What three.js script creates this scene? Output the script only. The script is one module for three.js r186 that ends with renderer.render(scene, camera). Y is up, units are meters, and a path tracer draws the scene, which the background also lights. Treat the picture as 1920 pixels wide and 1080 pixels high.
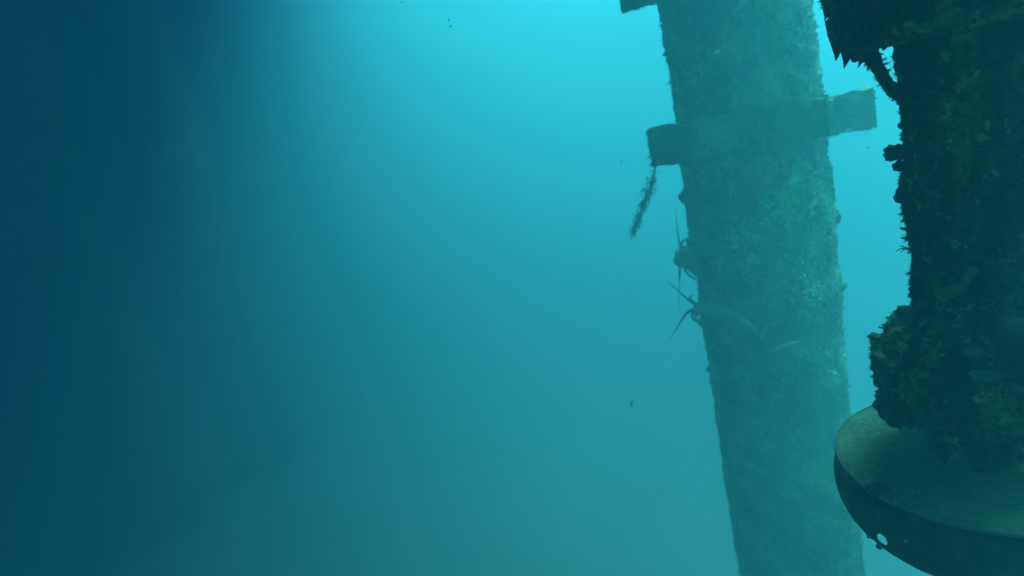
import * as THREE from 'three';
import { mergeGeometries } from 'three/addons/utils/BufferGeometryUtils.js';
import { ImprovedNoise } from 'three/addons/math/ImprovedNoise.js';

// ---------------------------------------------------------------- camera, light, exposure
const scene = new THREE.Scene();
const CY = 4.9;                                       // height of the lens above the seabed
const camera = new THREE.PerspectiveCamera(50, 16 / 9, 0.05, 400);
camera.rotation.order = 'YXZ';
camera.position.set(0, CY, 0);
camera.rotation.set(THREE.MathUtils.degToRad(-13.38), 0, THREE.MathUtils.degToRad(-12.13));
camera.focus = 1.35; camera.userData.fStop = 3.0;      // the far pile is a little soft

const renderer = new THREE.WebGLRenderer({ antialias: true });
renderer.toneMapping = THREE.LinearToneMapping;
renderer.toneMappingExposure = 44.5;
renderer.shadowMap.enabled = true;

// the light that comes down through the surface: brightest overhead, bluer and dimmer towards the sides
{
  const W = 64, H = 128, d = new Float32Array(W * H * 4);
  for (let j = 0; j < H; j++) {
    const up = Math.sin(((j + 0.5) / H - 0.5) * Math.PI);
    const t = THREE.MathUtils.smoothstep(up, 0.25, 0.95), k = up < 0 ? 0.5 : 0.66 + 0.7 * t;
    const c = [0.02 + 0.02 * t, 0.37 + 0.10 * t, 1.0];
    for (let i = 0; i < W; i++) for (let q = 0; q < 4; q++) d[(j * W + i) * 4 + q] = q < 3 ? c[q] * k : 1;
  }
  const sky = new THREE.DataTexture(d, W, H, THREE.RGBAFormat, THREE.FloatType);
  sky.mapping = THREE.EquirectangularReflectionMapping;
  sky.magFilter = THREE.LinearFilter; sky.minFilter = THREE.LinearFilter; sky.needsUpdate = true;
  scene.background = sky; scene.environment = sky;
}
const SUN_AZ = THREE.MathUtils.degToRad(60), SUN_EL = THREE.MathUtils.degToRad(70);
const sun = new THREE.DirectionalLight(new THREE.Color().setRGB(0.19, 0.97, 1.0), 4.6);
sun.position.set(Math.sin(SUN_AZ) * Math.cos(SUN_EL) * 40, CY + Math.sin(SUN_EL) * 40, -Math.cos(SUN_AZ) * Math.cos(SUN_EL) * 40);
sun.target.position.set(0, CY, 0);
sun.castShadow = true; sun.shadow.radius = 64;
sun.shadow.mapSize.set(2048, 2048);
Object.assign(sun.shadow.camera, { left: -25, right: 25, top: 25, bottom: -25, near: 1, far: 90 });
scene.add(sun, sun.target);

// the water: even, lit haze that swallows red
scene.fog = new THREE.FogExp2(new THREE.Color().setRGB(0.25, 0.90, 0.95), 0.255);

// ---------------------------------------------------------------- helpers
let seed = 7;
const rnd = () => { seed = (seed * 1664525 + 1013904223) >>> 0; return seed / 4294967296; };
const rr = (a, b) => a + (b - a) * rnd();
const IN = new ImprovedNoise();
const nz = (x, y, z) => IN.noise(x + 31.7, y + 17.3, z + 53.1);
const fbm = (x, y, z, o = 4) => { let s = 0, a = 1, n = 0; for (let i = 0; i < o; i++) { s += a * nz(x, y, z); n += a; a *= 0.5; x *= 2.03; y *= 2.03; z *= 2.03; } return s / n; };
const sstep = (a, b, x) => { const t = Math.min(1, Math.max(0, (x - a) / (b - a))); return t * t * (3 - 2 * t); };
const V = (x, y, z) => new THREE.Vector3(x, y, z);
const col = (r, g, b) => new THREE.Color().setRGB(r, g, b);
const polar = (azDeg, dist) => { const a = THREE.MathUtils.degToRad(azDeg); return [Math.sin(a) * dist, -Math.cos(a) * dist]; };

const taken = {};
function numbered(n) { taken[n] = (taken[n] ?? -1) + 1; return taken[n] ? n + '_' + String(taken[n]).padStart(3, '0') : n; }
function shade(o) { o.traverse((m) => { m.castShadow = true; m.receiveShadow = true; }); return o; }
function thing(name, label, category, [x, y, z] = [0, 0, 0], group) {
  const o = new THREE.Group(); o.name = numbered(name); o.position.set(x, y, z);
  o.userData = { label, category }; if (group) o.userData.group = group;
  scene.add(o); return o;
}
function part(name, geometry, material, parent, label) {
  const m = new THREE.Mesh(geometry, material); m.name = name; parent.add(m);
  if (label) m.userData.label = label;
  return shade(m);
}
function single(name, label, category, geometry, material, pos, group) {
  const m = new THREE.Mesh(geometry, material); m.name = numbered(name); if (pos) m.position.set(...pos);
  m.userData = { label, category }; if (group) m.userData.group = group;
  scene.add(m); return shade(m);
}
function structure(name, geometry, material) { const m = new THREE.Mesh(geometry, material); m.name = name; m.userData.kind = 'structure'; scene.add(m); return shade(m); }

// lumpy body of revolution; profile = [[y, r], ...] from low to high, relief(x, y, z) = metres added to the radius
function profileAt(profile, y) {
  if (y <= profile[0][0]) return profile[0][1];
  for (let i = 1; i < profile.length; i++) if (y <= profile[i][0]) { const [y0, r0] = profile[i - 1], [y1, r1] = profile[i]; return r0 + (r1 - r0) * (y - y0) / Math.max(1e-6, y1 - y0); }
  return profile[profile.length - 1][1];
}
function crust(profile, relief, tint, segs, ys, cut) {
  const pos = [], colr = [], idx = [], c = new THREE.Color();
  for (let j = 0; j < ys.length; j++) for (let i = 0; i <= segs; i++) {
    const a = (i % segs) / segs * Math.PI * 2, r0 = profileAt(profile, ys[j]), x0 = Math.cos(a), z0 = Math.sin(a);
    const r = r0 + relief(x0 * r0, ys[j], z0 * r0);
    pos.push(x0 * r, ys[j], z0 * r);
    tint(c, x0 * r0, ys[j], z0 * r0, r - r0); colr.push(c.r, c.g, c.b);
  }
  for (let j = 0; j + 1 < ys.length; j++) for (let i = 0; i < segs; i++) { const a = j * (segs + 1) + i, b = a + segs + 1; if (cut && cut(pos[a * 3], pos[a * 3 + 1], pos[a * 3 + 2])) continue; idx.push(a, b, a + 1, a + 1, b, b + 1); }
  const g = new THREE.BufferGeometry();
  g.setAttribute('position', new THREE.Float32BufferAttribute(pos, 3));
  g.setAttribute('color', new THREE.Float32BufferAttribute(colr, 3));
  g.setIndex(idx); g.computeVertexNormals(); return g;
}
const span = (a, b, n) => Array.from({ length: n + 1 }, (_, i) => a + (b - a) * i / n);

// tube through points with its own radius (width, height) at each ring
function loft(pts, rad, sides = 8, upv = V(0, 1, 0)) {
  const pos = [], idx = [], n = pts.length;
  for (let j = 0; j < n; j++) {
    const t = pts[Math.min(n - 1, j + 1)].clone().sub(pts[Math.max(0, j - 1)]).normalize();
    const s = t.clone().cross(upv); if (s.lengthSq() < 1e-6) s.set(1, 0, 0); s.normalize(); const u = s.clone().cross(t);
    const [w, h] = Array.isArray(rad[j]) ? rad[j] : [rad[j], rad[j]];
    for (let i = 0; i < sides; i++) { const a = i / sides * Math.PI * 2; const p = pts[j].clone().addScaledVector(s, Math.cos(a) * w).addScaledVector(u, Math.sin(a) * h); pos.push(p.x, p.y, p.z); }
  }
  for (let j = 0; j + 1 < n; j++) for (let i = 0; i < sides; i++) { const a = j * sides + i, b = j * sides + (i + 1) % sides; idx.push(a, a + sides, b, b, a + sides, b + sides); }
  for (const [base, flip] of [[0, 1], [(n - 1) * sides, 0]]) for (let i = 1; i + 1 < sides; i++) flip ? idx.push(base, base + i, base + i + 1) : idx.push(base, base + i + 1, base + i);
  const g = new THREE.BufferGeometry(); g.setAttribute('position', new THREE.Float32BufferAttribute(pos, 3)); g.setIndex(idx); g.computeVertexNormals(); return g;
}
const curve = (pts, n) => new THREE.CatmullRomCurve3(pts).getPoints(n);
const taper = (n, a, b) => Array.from({ length: n + 1 }, (_, i) => a + (b - a) * i / n);
const lumpy = (r, d, seedv, sx = 1, sy = 1, sz = 1, amp = 0.35) => {
  const g = new THREE.IcosahedronGeometry(r, d), p = g.attributes.position, v = V(0, 0, 0);
  for (let i = 0; i < p.count; i++) { v.fromBufferAttribute(p, i).normalize(); const k = r * (1 + amp * fbm(v.x * 1.7 + seedv, v.y * 1.7, v.z * 1.7, 4)); p.setXYZ(i, v.x * k * sx, v.y * k * sy, v.z * k * sz); }
  g.computeVertexNormals(); return g;
};
const plain = (g) => { const q = g.index ? g.toNonIndexed() : g.clone(); for (const k of Object.keys(q.attributes)) if (k !== 'position' && k !== 'normal') q.deleteAttribute(k); return q; };
const merge = (list) => mergeGeometries(list.map(plain));

// small growth, scattered by the thousand
const bladeGeo = (() => {      // a tuft of bent blades growing along +y
  const pos = []; let s = 3; const q = () => { s = (s * 16807) % 2147483647; return s / 2147483647; };
  for (let k = 0; k < 7; k++) {
    const a = q() * 6.283, lean = 0.25 + 0.6 * q(), h = 0.6 + 0.5 * q(), w = 0.09 + 0.07 * q();
    const dx = Math.cos(a), dz = Math.sin(a), px = -dz, pz = dx;
    const P = [[0, 0, w], [0.35 * lean, 0.5 * h, w * 0.8], [lean, h, 0.01]].map(([o, y, ww]) => [[dx * o - px * ww, y, dz * o - pz * ww], [dx * o + px * ww, y, dz * o + pz * ww]]);
    for (let j = 0; j < 2; j++) { const [A, B] = P[j], [C, D] = P[j + 1]; pos.push(...A, ...B, ...C, ...B, ...D, ...C); }
  }
  const g = new THREE.BufferGeometry(); g.setAttribute('position', new THREE.Float32BufferAttribute(pos, 3)); g.computeVertexNormals(); return g;
})();
const barnacleGeo = new THREE.LatheGeometry([[0.5, 0], [0.42, 0.3], [0.24, 0.62], [0.18, 0.6], [0.16, 0.3], [0.01, 0.25]].map((p) => new THREE.Vector2(...p)), 7);
const knobGeo = lumpy(0.5, 1, 3.1, 1, 0.8, 1, 0.5);
const growthMat = new THREE.MeshStandardMaterial({ roughness: 0.95, side: THREE.DoubleSide });
function scatter(name, geo, count, parent, place, palette, sizeRange) {
  const m = new THREE.InstancedMesh(geo, growthMat, count); m.name = name; m.userData.kind = 'stuff';
  const q = new THREE.Quaternion(), q2 = new THREE.Quaternion(), M = new THREE.Matrix4(), c = new THREE.Color(), up = V(0, 1, 0);
  for (let i = 0; i < count; i++) {
    const { p, n, k = 1, tint } = place();
    q.setFromUnitVectors(up, n); q2.setFromAxisAngle(up, rnd() * 6.283); q.multiply(q2);
    const s = rr(sizeRange[0], sizeRange[1]) * k * (rnd() < 0.06 ? 1.7 : 1);
    M.compose(p, q, V(s * rr(0.7, 1.2), s * rr(0.6, 1.3), s * rr(0.7, 1.2))); m.setMatrixAt(i, M);
    c.setRGB(...(tint ?? palette[Math.floor(rnd() * palette.length)])); const f = rr(0.65, 1.35); c.multiplyScalar(f); m.setColorAt(i, c);
  }
  parent.add(m); return shade(m);
}
// picks a point on a crust
function onCrust(profile, relief, y0, y1, keep) {
  for (;;) {
    const y = rr(y0, y1), a = rnd() * 6.283, r0 = profileAt(profile, y), x = Math.cos(a), z = Math.sin(a);
    if (keep && !keep(x, y, z)) continue;
    const slope = (profileAt(profile, y + 0.01) - profileAt(profile, y - 0.01)) / 0.02;
    const r = r0 + relief(x * r0, y, z * r0) - 0.003;
    const n = V(x, -slope * 0.8, z).normalize(); n.x += rr(-0.35, 0.35); n.y += rr(-0.45, 0.35); n.z += rr(-0.35, 0.35); n.normalize();
    return { p: V(x * r, y, z * r), n };
  }
}

// ---------------------------------------------------------------- seabed
const fine = (() => {          // grain used as bump on sand, film and concrete
  const N = 512, d = new Uint8Array(N * N * 4); let s = 11; const q = () => { s = (s * 1664525 + 1013904223) >>> 0; return s / 4294967296; };
  for (let i = 0; i < N * N; i++) {
    const x = i % N, y = (i / N) | 0, a = x / N * 6.2832, b = y / N * 6.2832;
    const n = fbm(Math.cos(a) * 6, Math.sin(a) * 6 + Math.cos(b) * 6, Math.sin(b) * 6, 5), v = Math.max(0, Math.min(255, 128 + n * 150 + (q() - 0.5) * 90));
    d[i * 4] = d[i * 4 + 1] = d[i * 4 + 2] = v; d[i * 4 + 3] = 255;
  }
  const t = new THREE.DataTexture(d, N, N); t.wrapS = t.wrapT = THREE.RepeatWrapping; t.magFilter = THREE.LinearFilter; t.needsUpdate = true; return t;
})();
{
  const n = 220, size = 90, g = new THREE.PlaneGeometry(size, size, n, n); g.rotateX(-Math.PI / 2);
  const p = g.attributes.position, c = [];
  for (let i = 0; i < p.count; i++) {
    let x = p.getX(i), z = p.getZ(i); x = Math.sign(x) * Math.pow(Math.abs(x) / 45, 1.7) * 45; z = Math.sign(z) * Math.pow(Math.abs(z) / 45, 1.7) * 45 - 4;
    const y = 0.18 * fbm(x * 0.22, 0.5, z * 0.22, 3) + 0.025 * Math.sin(x * 5.2 + z * 1.6 + 2.2 * nz(x * 0.6, 1, z * 0.6));
    p.setXYZ(i, x, y, z);
    const m = 0.5 + 0.5 * fbm(x * 0.8, 4.2, z * 0.8, 4); c.push(0.31 + 0.1 * m, 0.33 + 0.1 * m, 0.27 + 0.08 * m);
  }
  g.setAttribute('color', new THREE.Float32BufferAttribute(c, 3)); g.computeVertexNormals();
  structure('seabed', g, new THREE.MeshStandardMaterial({ vertexColors: true, roughness: 0.95 }));
}

// ---------------------------------------------------------------- the pier overhead (out of frame, shades the left)
const concrete = new THREE.MeshStandardMaterial({ color: col(0.26, 0.25, 0.22), roughness: 0.9, bumpMap: fine, bumpScale: 0.003 });
const DECK = CY + 8;
{
  // edge of the deck runs from near the camera's right to far on the left
  const o = thing('pier_deck', 'broad concrete pier deck overhead, above the dark water on the left', 'pier deck', [4.37, DECK, -2.22]);
  o.rotation.y = THREE.MathUtils.degToRad(26.5);
  const slab = new THREE.BoxGeometry(12, 0.3, 29); slab.translate(-6, 0.15, -0.5);
  part('slab', slab, concrete, o);
  const head = new THREE.BoxGeometry(16, 0.3, 15); head.translate(-6, 0.15, -22.504); part('head_slab', head, concrete, o);      // the pier widens at its far end
  for (const x of [-0.3, -4.1, -7.9, -11.7]) { const b = new THREE.BoxGeometry(0.3, 0.45, 28.8); b.translate(x, -0.226, -0.5); part('stringer', b, concrete, o); }
}

// ---------------------------------------------------------------- pier piles
const crustMat = new THREE.MeshStandardMaterial({ vertexColors: true, roughness: 0.95 });
const PILE_R = 0.39;
const pileRelief = (x, y, z) => 0.030 * fbm(x * 2.6, y * 2.6, z * 2.6, 3) + 0.022 * fbm(x * 9, y * 9, z * 9, 3) + 0.012 * fbm(x * 34, y * 34, z * 34, 2);
function pileTint(c, x, y, z) {
  const a = fbm(x * 5, y * 4, z * 5, 4), b = fbm(x * 17 + 9, y * 17, z * 17, 3), d = fbm(x * 46, y * 46 + 3, z * 46, 2);
  c.setRGB(0.20, 0.21, 0.095);
  c.lerp(col(0.31, 0.33, 0.11), sstep(0.05, 0.25, a));
  c.lerp(col(0.10, 0.13, 0.08), sstep(0.05, 0.2, -a + b * 0.4));
  c.lerp(col(0.42, 0.42, 0.26), sstep(0.24, 0.36, b + 0.25 * a + 0.3 * d) * 0.8);
  c.lerp(col(0.20, 0.085, 0.06), sstep(0.28, 0.38, fbm(x * 7 - 5, y * 7 + 11, z * 7, 3)) * 0.7);
}
const MAIN = polar(22.9, 4.0);
{
  const o = thing('pier_pile', 'thick round pier pile covered in algae, crossed by a stubby beam', 'pier pile', [MAIN[0], 0, MAIN[1]], 'round piles that carry the pier');
  const profile = [[-0.3, 0.40], [1.2, 0.395], [1.9, 0.40], [CY - 2.0, 0.395], [CY - 1.35, 0.415], [CY - 1.1, 0.40], [CY - 0.8, 0.41], [CY - 0.45, 0.392], [CY - 0.30, 0.40], [CY + 0.6, 0.392], [DECK - 0.46, 0.39]];
  const ys = [...span(-0.3, 1.0, 60), ...span(1.0, CY + 1.2, 620).slice(1), ...span(CY + 1.2, DECK - 0.46, 60).slice(1)];
  part('shaft', crust(profile, pileRelief, pileTint, 300, ys), crustMat, o);
  const pal = [[0.20, 0.21, 0.10], [0.27, 0.29, 0.12], [0.15, 0.15, 0.10], [0.36, 0.36, 0.17], [0.25, 0.19, 0.11]];
  const facing = (x, y, z) => x * -MAIN[0] + z * -MAIN[1] > -1.6;
  const pale = [[0.5, 0.5, 0.3], [0.42, 0.45, 0.24], [0.55, 0.5, 0.36]];
  scatter('algae_tufts', bladeGeo, 15000, o, () => onCrust(profile, pileRelief, 0.6, CY + 1.1, facing), pal, [0.008, 0.020]);
  scatter('barnacles', barnacleGeo, 2200, o, () => onCrust(profile, pileRelief, 0.6, CY + 1.1, facing), [[0.26, 0.25, 0.16], [0.20, 0.20, 0.12], [0.30, 0.30, 0.18]], [0.010, 0.024]);
  scatter('sponge_lumps', knobGeo, 700, o, () => onCrust(profile, pileRelief, 0.6, CY + 1.1, facing), [[0.2, 0.2, 0.11], [0.26, 0.15, 0.1], [0.16, 0.17, 0.11]], [0.012, 0.04]);
  // pale crusts clumped on the lit side
  const spots = [[18, -0.79, 0.05], [22, -0.86, 0.04], [62, -1.05, 0.10], [58, -1.16, 0.08], [80, -0.70, 0.06], [105, -0.78, 0.05], [100, -0.92, 0.03], [40, -1.75, 0.05], [35, -2.25, 0.06], [70, -1.5, 0.05], [20, -1.62, 0.06], [30, 0.35, 0.06]];
  // angles are measured round the pile from the camera's right hand
  const right = Math.atan2(MAIN[0] * 1, -MAIN[1]);
  scatter('pale_crust', barnacleGeo, 700, o, () => {
    const [deg, dy, s] = spots[Math.floor(rnd() * spots.length)];
    const g = () => (rnd() + rnd() + rnd() - 1.5) * 1.2;
    const a = right + THREE.MathUtils.degToRad(deg) + g() * s / 0.4, y = CY + dy + g() * s * 1.2;
    const x = Math.cos(a), z = Math.sin(a), r0 = profileAt(profile, y), r = r0 + pileRelief(x * r0, y, z * r0) - 0.002;
    return { p: V(x * r, y, z * r), n: V(x + rr(-.3, .3), rr(-.3, .4), z + rr(-.3, .3)).normalize() };
  }, pale, [0.010, 0.024]);
  scatter('pale_fibres', bladeGeo, 2600, o, () => onCrust(profile, pileRelief, 0.8, CY + 1.0, (x, y, z) => { const rt = x * -MAIN[1] / 4 + z * MAIN[0] / 4, k = 0.5 + 0.5 * nz(x * 4, y * 3.2, z * 4); return x * -MAIN[0] + z * -MAIN[1] > -1.2 && rnd() < (0.15 + 0.5 * sstep(-0.2, 0.9, rt)) * sstep(0.35, 0.75, k); }), [[0.5, 0.5, 0.28], [0.4, 0.43, 0.2], [0.34, 0.36, 0.18]], [0.008, 0.018]);
  // thin pale worm tubes and whips on the surface
  const whips = [];
  for (const [deg, dy, len, turn, bend] of [[108, -0.66, 0.14, 0.1, 0.02], [76, -0.69, 0.16, 0.1, -0.03], [70, -0.60, 0.1, 0.9, 0.05], [95, -1.03, 0.16, 0.15, 0.02], [125, -0.95, 0.07, 1.3, 0.03], [60, -0.95, 0.08, 1.1, 0.03], [105, -0.52, 0.1, 1.0, 0.03], [52, -0.62, 0.07, 0.4, 0.05], [92, -1.35, 0.12, 0.8, 0.04], [120, -0.40, 0.09, -0.3, 0.03], [64, -1.30, 0.1, -0.5, 0.04], [88, -2.05, 0.14, -0.4, 0.03]]) {
    const pts = [];
    for (let k = 0; k <= 8; k++) {
      const t = k / 8, u = (t - 0.5) * len, a = right + THREE.MathUtils.degToRad(deg) - u * Math.cos(turn) / 0.42, y = CY + dy + u * Math.sin(turn) + bend * Math.sin(t * 3.1);
      const x = Math.cos(a), z = Math.sin(a); const r = profileAt(profile, y) + pileRelief(x * .4, y, z * .4) + 0.008; pts.push(V(x * r, y, z * r));
    }
    whips.push(loft(pts, taper(8, 0.006, 0.002), 5));
  }
  const w = part('worm_tubes', merge(whips), new THREE.MeshStandardMaterial({ color: col(0.45, 0.44, 0.30), roughness: 0.9 }), o); w.userData.kind = 'stuff';
  // ribbon of weed that climbs across the upper shaft
  const pts = []; for (let k = 0; k <= 14; k++) { const t = k / 14, a = right + THREE.MathUtils.degToRad(92 - t * 42), y = CY + 0.37 + 0.16 * Math.pow(t, 0.8), r = 0.4 + pileRelief(Math.cos(a) * .4, y, Math.sin(a) * .4); pts.push(V(Math.cos(a) * r, y, Math.sin(a) * r)); }
  part('weed_ribbon', loft(pts, pts.map((_, k) => [0.010, 0.006 + 0.014 * Math.sin(k / 14 * 3.14)]), 6), new THREE.MeshStandardMaterial({ color: col(0.30, 0.31, 0.16), roughness: 0.9 }), o, 'pale ribbon of weed slanting up the shaft');
  for (const [deg, dy, r, sx, sy] of [[178, -0.57, 0.035, 0.7, 1.1], [174, -0.86, 0.03, 0.8, 1], [182, -1.42, 0.03, 0.7, 1], [-2, -0.83, 0.035, 0.7, 1.3], [4, -1.25, 0.03, 0.8, 1.2], [180, -1.75, 0.02, 0.8, 1]]) {
    const a = right + THREE.MathUtils.degToRad(deg), m = part('shell_lump', lumpy(r, 3, deg, 1, sy, 1, 0.8), new THREE.MeshStandardMaterial({ color: col(0.13, 0.13, 0.08), roughness: 0.95 }), o);
    m.position.set(Math.cos(a) * 0.41, CY + dy, Math.sin(a) * 0.41);
  }
}
// piles deep in the gloom to the left
for (const [az, dist, label] of [[-25.4, 12.0, 'dim round pile deep in the dark water, right of the pale streak'], [-33.8, 11.4, 'dim round pile in the darkest water, left of the pale streak']]) {
  const [x, z] = polar(az, dist), o = thing('pier_pile', label, 'pier pile', [x, 0, z], 'round piles that carry the pier');
  const profile = [[-0.3, 0.62], [DECK - 0.46, 0.6]];
  part('shaft', crust(profile, (a, b, c) => pileRelief(a + az, b, c + 3), (c, a, b, d) => pileTint(c, a + az, b, d), 120, span(-0.3, DECK - 0.46, 260)), crustMat, o);
  scatter('algae_tufts', bladeGeo, 1200, o, () => onCrust(profile, (a, b, c) => pileRelief(a + az, b, c + 3), 0.6, DECK - 0.6), [[0.10, 0.11, 0.05], [0.08, 0.08, 0.05]], [0.02, 0.05]);
}

// ---------------------------------------------------------------- beams through the main pile
function beam(label, x0, x1, h, d) {
  const nx = 90, g = new THREE.BoxGeometry(x1 - x0, h, d, nx, 16, 18), p = g.attributes.position, c = [], t = new THREE.Color();
  g.translate((x0 + x1) / 2, 0, 0);
  for (let i = 0; i < p.count; i++) {
    const x = p.getX(i), y = p.getY(i), z = p.getZ(i), k = 0.05;
    p.setXYZ(i, x + k * 0.3 * fbm(x * 6, y * 6 + 1, z * 6, 4), y + k * fbm(x * 6 + 4, y * 6, z * 6, 4) * 1.3, z + k * 0.6 * fbm(x * 6, y * 6, z * 6 + 8, 4));
    pileTint(t, x + 2.2, y, z); c.push(t.r, t.g, t.b);
  }
  g.setAttribute('color', new THREE.Float32BufferAttribute(c, 3)); g.computeVertexNormals();
  const o = thing('cross_beam', label, 'beam'); part('timber', g, crustMat, o);
  scatter('algae_tufts', bladeGeo, 2600, o, () => {
    const x = rr(x0, x1), s = Math.floor(rnd() * 3), e = s === 0 ? V(x, h / 2, rr(-d / 2, d / 2)) : s === 1 ? V(x, -h / 2, rr(-d / 2, d / 2)) : V(x, rr(-h / 2, h / 2), d / 2);
    const n = s === 0 ? V(rr(-.4, .4), 1, rr(-.4, .4)) : s === 1 ? V(rr(-.4, .4), -1, rr(-.4, .4)) : V(rr(-.4, .4), rr(-.5, .5), 1);
    if (rnd() < 0.12) { const L = rnd() < 0.5; e.x = L ? x0 + 0.006 : x1 - 0.006; n.set(L ? -1 : 1, rr(-.5, .5), rr(-.5, .5)); }
    return { p: e, n: n.normalize() };
  }, [[0.18, 0.19, 0.09], [0.26, 0.27, 0.13], [0.14, 0.14, 0.09], [0.36, 0.36, 0.2]], [0.006, 0.018]);
  return o;
}
{
  const turn = -THREE.MathUtils.degToRad(22.9), ahead = V(-MAIN[0], 0, -MAIN[1]).normalize();
  const f = beam('growth-covered beam across the front of the thick pile, its left end sticking out', -0.512, 0.372, 0.183, 0.10);
  f.position.set(MAIN[0] + ahead.x * 0.425, CY - 0.214, MAIN[1] + ahead.z * 0.425); f.rotation.y = turn;
  const b = beam('darker beam stub sticking out to the right of the thick pile', -0.2, 0.645, 0.190, 0.12);
  b.position.set(MAIN[0], CY - 0.252, MAIN[1]); b.rotation.y = turn;
  const u = beam('beam end at the top edge of the picture, left of the pile', -0.61, 0.35, 0.21, 0.12);
  u.position.set(MAIN[0], CY + 0.69, MAIN[1]); u.rotation.y = turn;
}

// ---------------------------------------------------------------- near post with its disc
const POST = [0.866, -1.1024];
{
  const o = thing('encrusted_post', 'dark encrusted post at the right, close by, standing on a round disc', 'post', [POST[0], CY, POST[1]]);
  const postRelief = (x, y, z) => 0.014 * fbm(x * 10, y * 8, z * 10, 3) + 0.011 * fbm(x * 30, y * 30, z * 30, 3) + 0.004 * fbm(x * 95, y * 95, z * 95, 2);
  const postTint = (c, x, y, z) => {
    const a = fbm(x * 18, y * 5, z * 18, 4), b = fbm(x * 40 + 9, y * 26, z * 40, 3), d = fbm(x * 120, y * 120, z * 120, 2);
    c.setRGB(0.035, 0.045, 0.026);
    c.lerp(col(0.15, 0.15, 0.04), sstep(0.02, 0.26, a));
    c.lerp(col(0.02, 0.024, 0.02), sstep(0.03, 0.2, -a + 0.4 * b));
    c.lerp(col(0.32, 0.34, 0.10), sstep(0.26, 0.42, b + 0.5 * a + 0.35 * d) * 0.85);
    c.lerp(col(0.15, 0.055, 0.035), sstep(0.24, 0.36, fbm(x * 20 - 5, y * 26 + 11, z * 20, 3)) * 0.7);
  };
  const dark = new THREE.MeshStandardMaterial({ color: col(0.045, 0.055, 0.03), roughness: 0.95 });
  // [y from the lens height, radius]
  const shaft = [[-0.82, 0.094], [-0.70, 0.092], [-0.60, 0.10], [-0.47, 0.100], [-0.30, 0.104], [-0.12, 0.103], [-0.085, 0.102], [-0.06, 0.104], [0.0, 0.107], [0.05, 0.108], [0.12, 0.12], [DECK - 0.46 - CY, 0.12]];
  part('shaft', crust(shaft, postRelief, postTint, 300, [...span(-0.81, 0.12, 420), ...span(0.12, DECK - 0.46 - CY, 60).slice(1)]), crustMat, o);
  const mass = [[0.016, 0.10], [0.020, 0.165], [0.032, 0.192], [0.06, 0.202], [0.10, 0.208], [0.14, 0.222], [0.24, 0.235], [0.4, 0.21], [0.5, 0.12]];
  part('overgrown_bracket', crust(mass, (x, y, z) => 1.2 * postRelief(x, y, z), postTint, 300, span(0.016, 0.5, 220)), crustMat, o, 'wide overgrown mass round the upper post');
  const collar = [[-0.700, 0.085], [-0.696, 0.150], [-0.68, 0.165], [-0.655, 0.174], [-0.60, 0.178], [-0.582, 0.182], [-0.573, 0.180], [-0.566, 0.158], [-0.552, 0.150], [-0.535, 0.148], [-0.522, 0.144], [-0.513, 0.128], [-0.505, 0.114], [-0.48, 0.095]];
  const collarMesh = part('collar', crust(collar, (x, y, z) => postRelief(x, y, z) * 1.25 * sstep(-0.70, -0.685, y), postTint, 300, [...span(-0.70, -0.48, 130)]), crustMat, o, 'lumpy ring of growth low on the post');

  const neck = [[-0.82, 0.092], [-0.60, 0.092]];
  const pal = [[0.035, 0.045, 0.02], [0.06, 0.075, 0.025], [0.03, 0.035, 0.02], [0.10, 0.12, 0.04]];
  const facing = (x, y, z) => x * -POST[0] + z * -POST[1] > -0.5;
  for (const [pr, y0, y1, n] of [[shaft, -0.56, 0.0, 5200], [mass, 0.018, 0.3, 2600], [collar, -0.695, -0.50, 2600], [neck, -0.80, -0.67, 900]]) {
    scatter('algae_tufts', bladeGeo, n, o, () => onCrust(pr, postRelief, y0, y1, facing), pal, [0.004, 0.012]);
    scatter('barnacles', barnacleGeo, Math.round(n * 0.22), o, () => onCrust(pr, postRelief, y0, y1, facing), [[0.05, 0.06, 0.03], [0.035, 0.045, 0.02], [0.05, 0.06, 0.03], [0.14, 0.14, 0.06]], [0.004, 0.010]);
    scatter('sponge_lumps', knobGeo, Math.round(n * 0.12), o, () => onCrust(pr, postRelief, y0, y1, facing), [[0.05, 0.06, 0.025], [0.07, 0.04, 0.025], [0.03, 0.04, 0.03]], [0.006, 0.018]);
  }

  // the disc: a thin plate with a silted top over a shallow drum
  const disc = new THREE.Group(); disc.name = 'disc'; o.add(disc); disc.position.y = -0.8; disc.userData.label = 'wide round disc with a silt-dusted top';
  const R = 0.2648;
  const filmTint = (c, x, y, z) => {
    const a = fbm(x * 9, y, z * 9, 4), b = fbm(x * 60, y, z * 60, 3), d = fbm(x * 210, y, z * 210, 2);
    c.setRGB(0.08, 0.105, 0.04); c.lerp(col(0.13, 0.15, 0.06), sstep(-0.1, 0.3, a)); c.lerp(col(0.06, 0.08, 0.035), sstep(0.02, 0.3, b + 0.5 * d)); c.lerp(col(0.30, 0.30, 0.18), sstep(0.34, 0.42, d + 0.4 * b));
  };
  const top = (() => {
    const pos = [], cc = [], idx = [], c = new THREE.Color(), nr = 110, na = 300;
    for (let j = 0; j <= nr; j++) for (let i = 0; i <= na; i++) {
      const r = 0.02 + (R - 0.02) * j / nr, a = (i % na) / na * 6.28319, x = Math.cos(a) * r, z = Math.sin(a) * r;
      const y = 0.0025 * fbm(x * 40, 2, z * 40, 3) + 0.0018 * fbm(x * 160, 2, z * 160, 2) + 0.006 * (1 - r / R) - 0.002 * sstep(R - 0.008, R, r);
      pos.push(x, y, z); filmTint(c, x, 0, z); cc.push(c.r, c.g, c.b);
    }
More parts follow.
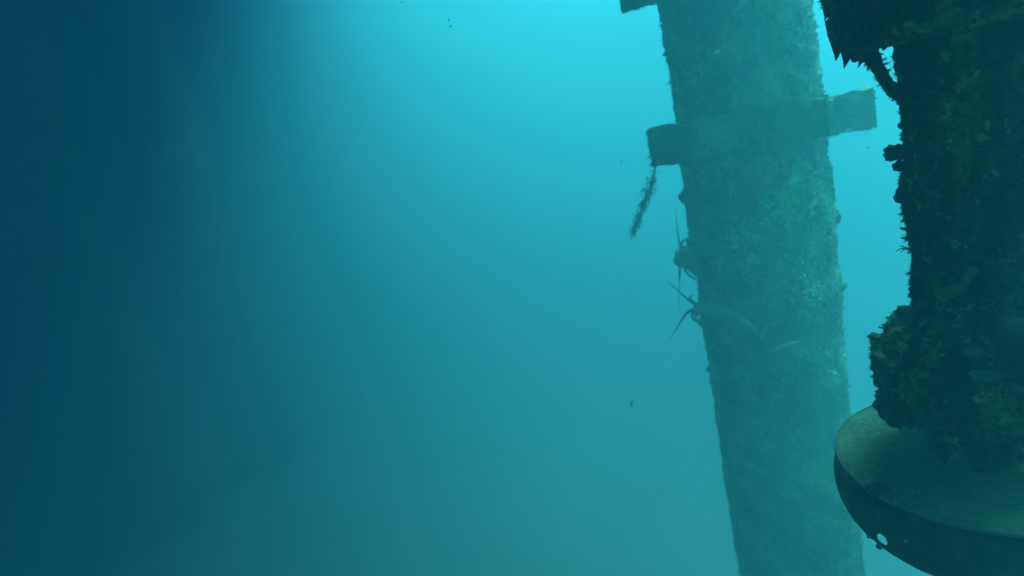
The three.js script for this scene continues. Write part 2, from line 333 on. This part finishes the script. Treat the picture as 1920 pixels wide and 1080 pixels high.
    for (let j = 0; j < nr; j++) for (let i = 0; i < na; i++) { const a = j * (na + 1) + i, b = a + na + 1; idx.push(a, a + 1, b, a + 1, b + 1, b); }
    const g = new THREE.BufferGeometry(); g.setAttribute('position', new THREE.Float32BufferAttribute(pos, 3)); g.setAttribute('color', new THREE.Float32BufferAttribute(cc, 3)); g.setIndex(idx); g.computeVertexNormals(); return g;
  })();
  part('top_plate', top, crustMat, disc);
  const rimPts = []; for (let k = 0; k <= 10; k++) { const a = Math.PI / 2 - k / 10 * Math.PI; rimPts.push(new THREE.Vector2(R + Math.cos(a) * 0.004 - 0.001, -0.0055 + Math.sin(a) * 0.0055)); }
  part('rim_lip', new THREE.LatheGeometry(rimPts, 160), new THREE.MeshStandardMaterial({ color: col(0.10, 0.12, 0.09), roughness: 0.8 }), disc);
  const HOLE = Math.atan2(-POST[1], -POST[0]) + THREE.MathUtils.degToRad(36.6);
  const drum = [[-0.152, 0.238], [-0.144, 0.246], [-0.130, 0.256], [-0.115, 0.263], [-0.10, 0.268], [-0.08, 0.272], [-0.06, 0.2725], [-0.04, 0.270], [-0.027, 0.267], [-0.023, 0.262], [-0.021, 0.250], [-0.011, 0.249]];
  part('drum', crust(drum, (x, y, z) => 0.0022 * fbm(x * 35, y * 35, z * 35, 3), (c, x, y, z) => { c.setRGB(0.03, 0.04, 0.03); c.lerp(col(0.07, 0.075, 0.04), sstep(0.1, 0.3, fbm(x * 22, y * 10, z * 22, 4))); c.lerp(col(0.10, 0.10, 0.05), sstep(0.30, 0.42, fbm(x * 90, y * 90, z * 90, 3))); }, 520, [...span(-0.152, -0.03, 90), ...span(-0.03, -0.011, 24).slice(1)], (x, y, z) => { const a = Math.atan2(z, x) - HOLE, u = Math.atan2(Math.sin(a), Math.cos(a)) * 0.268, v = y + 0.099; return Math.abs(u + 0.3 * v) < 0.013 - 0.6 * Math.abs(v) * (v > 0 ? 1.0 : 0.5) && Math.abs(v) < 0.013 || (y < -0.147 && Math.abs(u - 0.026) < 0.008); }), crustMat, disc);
  const at = (deg, r) => { const a = THREE.MathUtils.degToRad(deg), t = Math.atan2(-POST[1], -POST[0]) + a; return [Math.cos(t) * r, Math.sin(t) * r]; };
  // lump fixed at the rim and a loose strand below it
  { const [x, z] = at(40, R - 0.003); const m = part('rim_lump', lumpy(0.015, 3, 4, 1.5, 0.7, 1, 0.8), dark, disc); m.position.set(x, 0.002, z); }
  { const [x, z] = at(42, R - 0.008); const m = part('rim_lump', lumpy(0.013, 3, 9, 1, 1.5, 1, 0.8), dark, disc); m.position.set(x, -0.022, z); }
  for (const [deg, y] of [[51.7, -0.143], [45, -0.149]]) { const [x, z] = at(deg, 0.244); const m = part('barnacle', lumpy(0.006, 2, deg, 1, 1, 1, 0.8), dark, disc); m.position.set(x, y, z); }
  for (const [deg, y] of [[25.5, -0.069]]) { const [x, z] = at(deg, 0.273); const m = part('pale_shell', lumpy(0.004, 2, deg, 1.2, 0.6, 0.8, 0.6), new THREE.MeshStandardMaterial({ color: col(0.7, 0.72, 0.5), roughness: 0.8 }), disc, 'small pale shell low on the drum'); m.position.set(x, y, z); }
  // strut of growth between the mass and the shaft, with a gap behind it
  const rough = (g, k, amp) => { const p = g.attributes.position, n = g.attributes.normal; for (let i = 0; i < p.count; i++) { const x = p.getX(i), y = p.getY(i), z = p.getZ(i), d = amp * fbm(x * k, y * k, z * k, 3); p.setXYZ(i, x + n.getX(i) * d, y + n.getY(i) * d, z + n.getZ(i) * d); } g.computeVertexNormals(); return g; };
  const side = V(POST[1], 0, -POST[0]).normalize();                 // towards the camera's left
  const toCam = V(-POST[0], 0, -POST[1]).normalize();
  const strutPts = curve([[0.160, 0.05], [0.153, 0.022], [0.143, 0.0], [0.136, -0.020], [0.130, -0.036], [0.121, -0.052], [0.105, -0.072], [0.085, -0.095]].map(([r, y]) => side.clone().multiplyScalar(r).setY(y)), 42);
  const strutW = strutPts.map((_, i) => { const t = i / 42; return [0.02 + 0.012 * Math.sin(t * 3.1), t < 0.3 ? 0.026 - 0.05 * t : 0.0105 + 0.002 * Math.sin(t * 9)]; });
  part('growth_strut', rough(loft(strutPts, strutW, 26, side), 60, 0.005), dark, o, 'leaning strut of growth with a bright gap behind it');
  scatter('strut_tufts', bladeGeo, 420, o, () => { const i = Math.floor(rr(4, 40)), d = side.clone().multiplyScalar(rr(-1, 1)).addScaledVector(toCam, rr(-1, 1)).setY(rr(-0.6, 0.3)).normalize(); return { p: strutPts[i].clone().addScaledVector(d, strutW[i][1] * 0.9), n: d }; }, pal, [0.003, 0.008]);
  // teeth that hang under the mass
  for (const [r, y, len, w, lean] of [[0.205, 0.058, 0.022, 0.010, 0.004], [0.200, 0.050, 0.037, 0.012, 0.006], [0.190, 0.036, 0.018, 0.008, 0.004], [0.184, 0.036, 0.040, 0.012, 0.009], [0.160, 0.016, 0.024, 0.007, 0.010], [0.211, 0.080, 0.018, 0.007, 0.006], [0.150, -0.006, 0.012, 0.005, 0.006], [0.214, 0.105, 0.014, 0.006, 0.006]]) {
    const a = side.clone().multiplyScalar(r).setY(y + 0.01), b = side.clone().multiplyScalar(r + lean * 0.3).setY(y - len * 0.45), c = side.clone().multiplyScalar(r + lean).setY(y - len);
    part('growth_spike', loft(curve([a, b, c], 6), [1.25, 1.15, 0.95, 0.75, 0.5, 0.28, 0.05].map((k) => k * w), 7), dark, o);
  }
  { const a = side.clone().multiplyScalar(0.173); part('tube_sponge', loft([0.045, 0.028, 0.016, 0.008, 0.004, 0.003].map((y) => a.clone().setY(y)), [0.008, 0.008, 0.0082, 0.0078, 0.0055, 0.001], 10), dark, o); }
  {
    const c = side.clone().multiplyScalar(0.13).setY(-0.695).addScaledVector(toCam, 0.02), g = new THREE.SphereGeometry(1, 60, 44).scale(0.046, 0.054, 0.05);
    g.rotateY(Math.atan2(toCam.x, toCam.z)); part('growth_curtain', rough(rough(g, 22, 0.03), 70, 0.008), dark, o, 'ragged curtain of growth hanging under the ring').position.copy(c);
    scatter('curtain_tufts', bladeGeo, 700, o, () => { const d = V(rr(-1, 1), rr(-1, 0.4), rr(-1, 1)).normalize(); return { p: c.clone().addScaledVector(side, d.dot(side) * 0.044).addScaledVector(toCam, d.dot(toCam) * 0.048).add(V(0, d.y * 0.052, 0)), n: d }; }, pal, [0.004, 0.011]);
  }
  // lumps and sprigs on the left outline and the face
  const placeAt = (m, deg, r, y) => { const a = THREE.MathUtils.degToRad(deg), v = toCam.clone().multiplyScalar(Math.cos(a) * r).addScaledVector(side, Math.sin(a) * r); m.position.set(v.x, y, v.z); m.lookAt(V(POST[0] + v.x * 5, CY + y, POST[1] + v.z * 5)); return m; };
  const mat = (r, g, b, e) => new THREE.MeshStandardMaterial({ color: col(r, g, b), roughness: 0.9, bumpMap: null, ...e });
  for (const [deg, r, y, s, sy] of [[90, 0.118, -0.178, 0.017, 0.9], [90, 0.112, -0.262, 0.012, 1.1], [95, 0.112, -0.205, 0.012, 0.8], [88, 0.118, -0.50, 0.016, 0.7], [94, 0.180, -0.612, 0.0065, 0.7], [92, 0.176, -0.56, 0.012, 0.6]]) placeAt(part('shell_lump', lumpy(s, 4, deg + y * 40, 1, sy, 1.1, 0.9), mat(0.05, 0.06, 0.035), o), deg, r, y);
  { const root = side.clone().multiplyScalar(0.106); const tw = []; for (const [dx, dy, l] of [[0.022, -0.004, 1], [0.014, 0.008, .7], [0.012, -0.006, .6]]) tw.push(loft(curve([root.clone().setY(-0.37), side.clone().multiplyScalar(0.106 + dx * .5).setY(-0.367 + dy * .3), side.clone().multiplyScalar(0.106 + dx).setY(-0.37 + dy)], 6), taper(6, 0.0022, 0.0005), 5)); part('hydroid_sprig', merge(tw), dark, o); }
  // round oyster shell, seen as a pale ring
  placeAt(part('oyster_shell', rough(new THREE.TorusGeometry(0.016, 0.0045, 8, 40).scale(1.15, 0.9, 0.6), 90, 0.007), mat(0.085, 0.12, 0.10), o, 'pale rough round shell on the post'), 32.4, 0.109, -0.228).rotateZ(0.6);
  // ribbed shell, curved and crossed by dark grooves
  {
    const pts = curve([[33, -0.424], [25, -0.430], [16, -0.422], [8, -0.405], [1, -0.380]].map(([deg, y]) => { const a = THREE.MathUtils.degToRad(deg); return toCam.clone().multiplyScalar(Math.cos(a) * 0.112).addScaledVector(side, Math.sin(a) * 0.112).setY(y); }), 48);
    const g = loft(pts, pts.map((_, i) => { const t = i / 48, k = 0.004 + 0.008 * Math.sin(Math.min(1, t * 1.25 + 0.12) * 2.6), groove = Math.pow(Math.abs(Math.sin(t * 6 * 3.1416)), 0.25); return [k * 0.5 * groove + 0.001, k * (0.75 + 0.25 * groove)]; }), 12);
    part('ribbed_shell', g, mat(0.12, 0.15, 0.045), o, 'curved ribbed shell with dark cross grooves');
  }
  placeAt(part('oval_shell', lumpy(0.020, 4, 2, 1.3, 0.45, 0.8, 0.25), mat(0.10, 0.15, 0.06), o, 'flat green oval shell on the ring'), -4, 0.172, -0.556);
  placeAt(part('oval_shell', lumpy(0.014, 4, 5, 1.2, 0.5, 0.8, 0.5), mat(0.16, 0.14, 0.06), o), 2, 0.150, -0.525);
  placeAt(part('dead_leaf', lumpy(0.013, 4, 8, 1.2, 0.7, 0.25, 1.4), mat(0.22, 0.23, 0.07), o, 'ragged yellowish scrap of weed'), 52, 0.150, -0.728);
  // blunt dark knob that stands out towards the camera
  {
    const k = new THREE.LatheGeometry([[0.0001, 0.075], [0.022, 0.073], [0.040, 0.062], [0.052, 0.042], [0.056, 0.016], [0.053, -0.02], [0.042, -0.05], [0.03, -0.08], [0.028, -0.13]].map((q) => new THREE.Vector2(...q)), 40); k.rotateX(Math.PI / 2);
    placeAt(part('knob', k, mat(0.012, 0.015, 0.015, { roughness: 1 }), o, 'smooth dark rounded knob at the edge of the picture'), -21, 0.215, -0.50);
  }
}

// ---------------------------------------------------------------- rope, lobsters, fish
const at3 = (list) => list.map(([x, y, z]) => V(x, CY + y, z));
{
  const o = thing('rope', 'frayed rope hung with tufts of weed below the beam end', 'rope');
  const pts = curve(at3([[1.055, -0.32, -3.88], [1.03, -0.38, -3.90], [1.005, -0.46, -3.918], [0.965, -0.535, -3.935], [0.932, -0.603, -3.949], [0.885, -0.70, -3.97], [0.835, -0.783, -3.99]]), 40);
  part('strand', loft(pts, taper(40, 0.0055, 0.0035), 6), new THREE.MeshStandardMaterial({ color: col(0.22, 0.22, 0.14), roughness: 0.95 }), o);
  const clumps = [[0.28, 0.05, 1], [0.45, 0.055, 1.2], [0.62, 0.04, .6], [0.80, 0.04, .8], [0.88, 0.03, .6]];
  scatter('weed_tufts', bladeGeo, 800, o, () => {
    const [t, s] = clumps[Math.floor(rnd() * clumps.length)], u = Math.min(0.99, Math.max(0.12, t + (rnd() + rnd() - 1) * 0.12));
    const p = pts[Math.floor(u * 40)].clone(), d = V(rr(-1, .6), rr(-1, .6), rr(-1, 1)).normalize();
    return { p: p.addScaledVector(d, Math.pow(rnd(), 1.3) * s), n: d };
  }, [[0.2, 0.21, 0.12], [0.25, 0.24, 0.15]], [0.008, 0.018]);
}
const lobMat = new THREE.MeshStandardMaterial({ color: col(0.31, 0.27, 0.19), roughness: 0.9 });
const rough3 = (q, k, amp) => { const p = q.attributes.position, n = q.attributes.normal; for (let i = 0; i < p.count; i++) { const x = p.getX(i), y = p.getY(i), z = p.getZ(i), d = amp * fbm(x * k, y * k, z * k, 3); p.setXYZ(i, x + n.getX(i) * d, y + n.getY(i) * d, z + n.getZ(i) * d); } q.computeVertexNormals(); };
const segRad = (n, f) => Array.from({ length: n + 1 }, (_, i) => f(i / n));
{
  const body = curve(at3([[1.285, -1.305, -3.30], [1.245, -1.27, -3.36], [1.20, -1.238, -3.43], [1.155, -1.226, -3.53], [1.125, -1.235, -3.64], [1.112, -1.262, -3.71]]), 60);
  const g = [loft(body, segRad(60, (t) => { const w = t < 0.5 ? 0.02 + 0.036 * t / 0.5 : 0.056 * (1 - Math.pow((t - 0.5) / 0.56, 3)); const ring = t < 0.5 ? 1 - 0.14 * Math.pow(Math.abs(Math.cos(t * 14 * 3.14)), 6) : 1; return [w * ring, w * 0.8 * ring]; }), 14)];
  for (const d of [-0.5, 0, 0.5]) g.push(loft(curve(at3([[1.275, -1.30, -3.305], [1.315, -1.325 + d * 0.05, -3.285]]), 4), [[0.008, 0.004], [0.02, 0.004], [0.024, 0.004], [0.022, 0.003], [0.01, 0.002]], 8));
  g.push(loft(curve(at3([[1.112, -1.245, -3.70], [1.095, -1.225, -3.745], [1.04, -1.155, -3.77], [0.976, -1.066, -3.80]]), 20), segRad(20, (t) => t < 0.15 ? 0.013 : 0.0085 * (1 - t) + 0.0018), 7));
  g.push(loft(curve(at3([[1.105, -1.275, -3.71], [1.075, -1.29, -3.755], [1.045, -1.318, -3.77], [0.995, -1.39, -3.79], [0.938, -1.472, -3.816]]), 20), segRad(20, (t) => t < 0.2 ? 0.016 : 0.012 * (1 - t) + 0.0015), 7));
  for (const [a, b, c] of [[[1.115, -1.27, -3.68], [1.085, -1.315, -3.74], [1.10, -1.36, -3.745]], [[1.12, -1.27, -3.66], [1.10, -1.33, -3.72], [1.125, -1.375, -3.72]], [[1.13, -1.265, -3.62], [1.12, -1.34, -3.66], [1.145, -1.38, -3.68]], [[1.11, -1.235, -3.70], [1.09, -1.205, -3.74], [1.10, -1.18, -3.73]]]) g.push(loft(curve(at3([a, b, c]), 8), taper(8, 0.013, 0.006), 6));
  rough3(g[0], 70, 0.012); single('spiny_lobster', 'spiny lobster clinging sideways to the pile, two thick antennae spread to the left', 'lobster', merge(g), lobMat, null, 'lobsters on the thick pile');
}
{
  const body = curve(at3([[1.22, -1.00, -3.66], [1.165, -0.965, -3.74], [1.115, -0.945, -3.81], [1.075, -0.965, -3.84], [1.052, -0.968, -3.852]]), 40);
  const g = [loft(body, segRad(40, (t) => { const w = 0.085 * Math.pow(Math.max(0, 1 - Math.pow(t, 1.7)), 0.75) + 0.010 * (1 - t) + 0.002; return [w * 0.8, w]; }), 16)];
  g.push(loft(curve(at3([[1.10, -0.90, -3.82], [1.098, -0.86, -3.825], [1.098, -0.76, -3.822], [1.105, -0.64, -3.821]]), 16), taper(16, 0.008, 0.0015), 6));
  g.push(loft(curve(at3([[1.082, -1.00, -3.83], [1.070, -1.08, -3.838], [1.055, -1.18, -3.841], [1.03, -1.33, -3.845]]), 16), segRad(16, (t) => t < 0.35 ? 0.0085 : 0.004 * (1 - t) + 0.001), 6));
  for (const [a, b, c] of [[[1.10, -0.90, -3.81], [1.112, -0.845, -3.81], [1.15, -0.83, -3.80]], [[1.10, -1.01, -3.80], [1.115, -1.055, -3.81], [1.17, -1.11, -3.79]], [[1.12, -1.0, -3.80], [1.14, -1.04, -3.80], [1.19, -1.06, -3.77]]]) g.push(loft(curve(at3([a, b, c]), 8), taper(8, 0.011, 0.006), 6));
  rough3(g[0], 45, 0.022); single('spiny_lobster', 'hunched lobster jutting from the pile edge, one antenna straight up, one straight down', 'lobster', merge(g), lobMat, null, 'lobsters on the thick pile');
}
function fish(label, head, tail, h, color, group) {
  const A = V(head[0], CY + head[1], head[2]), B = V(tail[0], CY + tail[1], tail[2]), n = 24, pts = [];
  for (let i = 0; i <= n; i++) pts.push(A.clone().lerp(B, i / n));
  const L = A.distanceTo(B), upv = V(0, 1, 0.2), g = [loft(pts, segRad(n, (t) => { const k = Math.max(0.05, Math.pow(Math.sin(Math.min(1, t * 0.93 + 0.05) * Math.PI), 0.7) * (1 - 0.35 * t)); return [h * 0.28 * k, h * 0.5 * k]; }), 12, upv)];
  const d = B.clone().sub(A).normalize(), s = d.clone().cross(upv).normalize(), u = s.clone().cross(d);
  const fin = (list) => { const sh = new THREE.BufferGeometry(), p = []; for (const e of [-1, 1]) for (const tri of list) for (const q of (e > 0 ? tri : [...tri].reverse())) { const v = A.clone().addScaledVector(d, q[0] * L).addScaledVector(u, q[1] * h).addScaledVector(s, e * 0.004 * h); p.push(v.x, v.y, v.z); } sh.setAttribute('position', new THREE.Float32BufferAttribute(p, 3)); sh.computeVertexNormals(); return sh; };
  g.push(fin([[[0.93, 0, 0], [1.22, 0.42], [1.10, 0]], [[0.93, 0], [1.10, 0], [1.22, -0.42]]]), fin([[[0.32, 0.42], [0.5, 0.72], [0.78, 0.25]], [[0.55, -0.38], [0.68, -0.6], [0.8, -0.2]]]));
  return single('fish', label, 'fish', merge(g), new THREE.MeshStandardMaterial({ color: col(...color), roughness: 0.6 }), null, group);
}
fish('reddish fish hovering head-up before the pile, just under the beam', [1.448, -0.44, -3.19], [1.31, -0.60, -3.25], 0.062, [0.42, 0.13, 0.11]);
fish('slim pale fish level in front of the pile, below the lobsters', [1.365, -1.43, -3.22], [1.515, -1.405, -3.19], 0.042, [0.32, 0.34, 0.26]);
fish('dull pale fish low in front of the pile', [1.276, -2.232, -3.27], [1.145, -2.20, -3.42], 0.055, [0.30, 0.30, 0.2]);
fish('tiny bright fish before the upper pile', [1.0245, 0.1655, -2.61], [1.004, 0.156, -2.613], 0.011, [0.75, 0.78, 0.65]);
fish('faint small fish in open water left of the pile', [0.675, -1.94, -4.06], [0.65, -2.0, -4.05], 0.038, [0.48, 0.52, 0.44]);

// ---------------------------------------------------------------- specks drifting in the water
{
  const n = 260, m = new THREE.InstancedMesh(new THREE.IcosahedronGeometry(1, 0), new THREE.MeshStandardMaterial({ roughness: 0.9 }), n); m.name = 'drifting_specks'; m.userData = { kind: 'stuff', label: 'tiny specks drifting through the water', category: 'specks' };
  const M = new THREE.Matrix4(), c = new THREE.Color(), q = new THREE.Quaternion();
  const fixed = [[-0.024, 0.555, -2.95, 0.005], [-0.023, 0.527, -2.95, 0.005], [0.62, -0.21, -2.9, 0.005], [0.2, -0.42, -2.9, 0.0035], [-0.60, -1.75, -2.3, 0.004]];
  for (let i = 0; i < n; i++) {
    let x, y, z, s;
    if (i < fixed.length) [x, y, z, s] = fixed[i]; else { const d = rr(0.9, 4.2), a = rr(-0.72, 0.6); x = Math.sin(a) * d; z = -Math.cos(a) * d; y = rr(-0.75, 0.35) * d; s = rr(0.0006, 0.0014) * d; }
    q.setFromEuler(new THREE.Euler(rnd() * 6, rnd() * 6, rnd() * 6));
    M.compose(V(x, CY + y, z), q, V(s, s * rr(0.4, 1), s * rr(0.5, 1.4))); m.setMatrixAt(i, M);
    const k = i < fixed.length ? 0.08 : rnd() < 0.75 ? 0.5 : 0.15; c.setRGB(k, k, k * 0.8); m.setColorAt(i, c);
  }
  scene.add(m);
}

for (const o of scene.children) shade(o);
renderer.render(scene, camera);
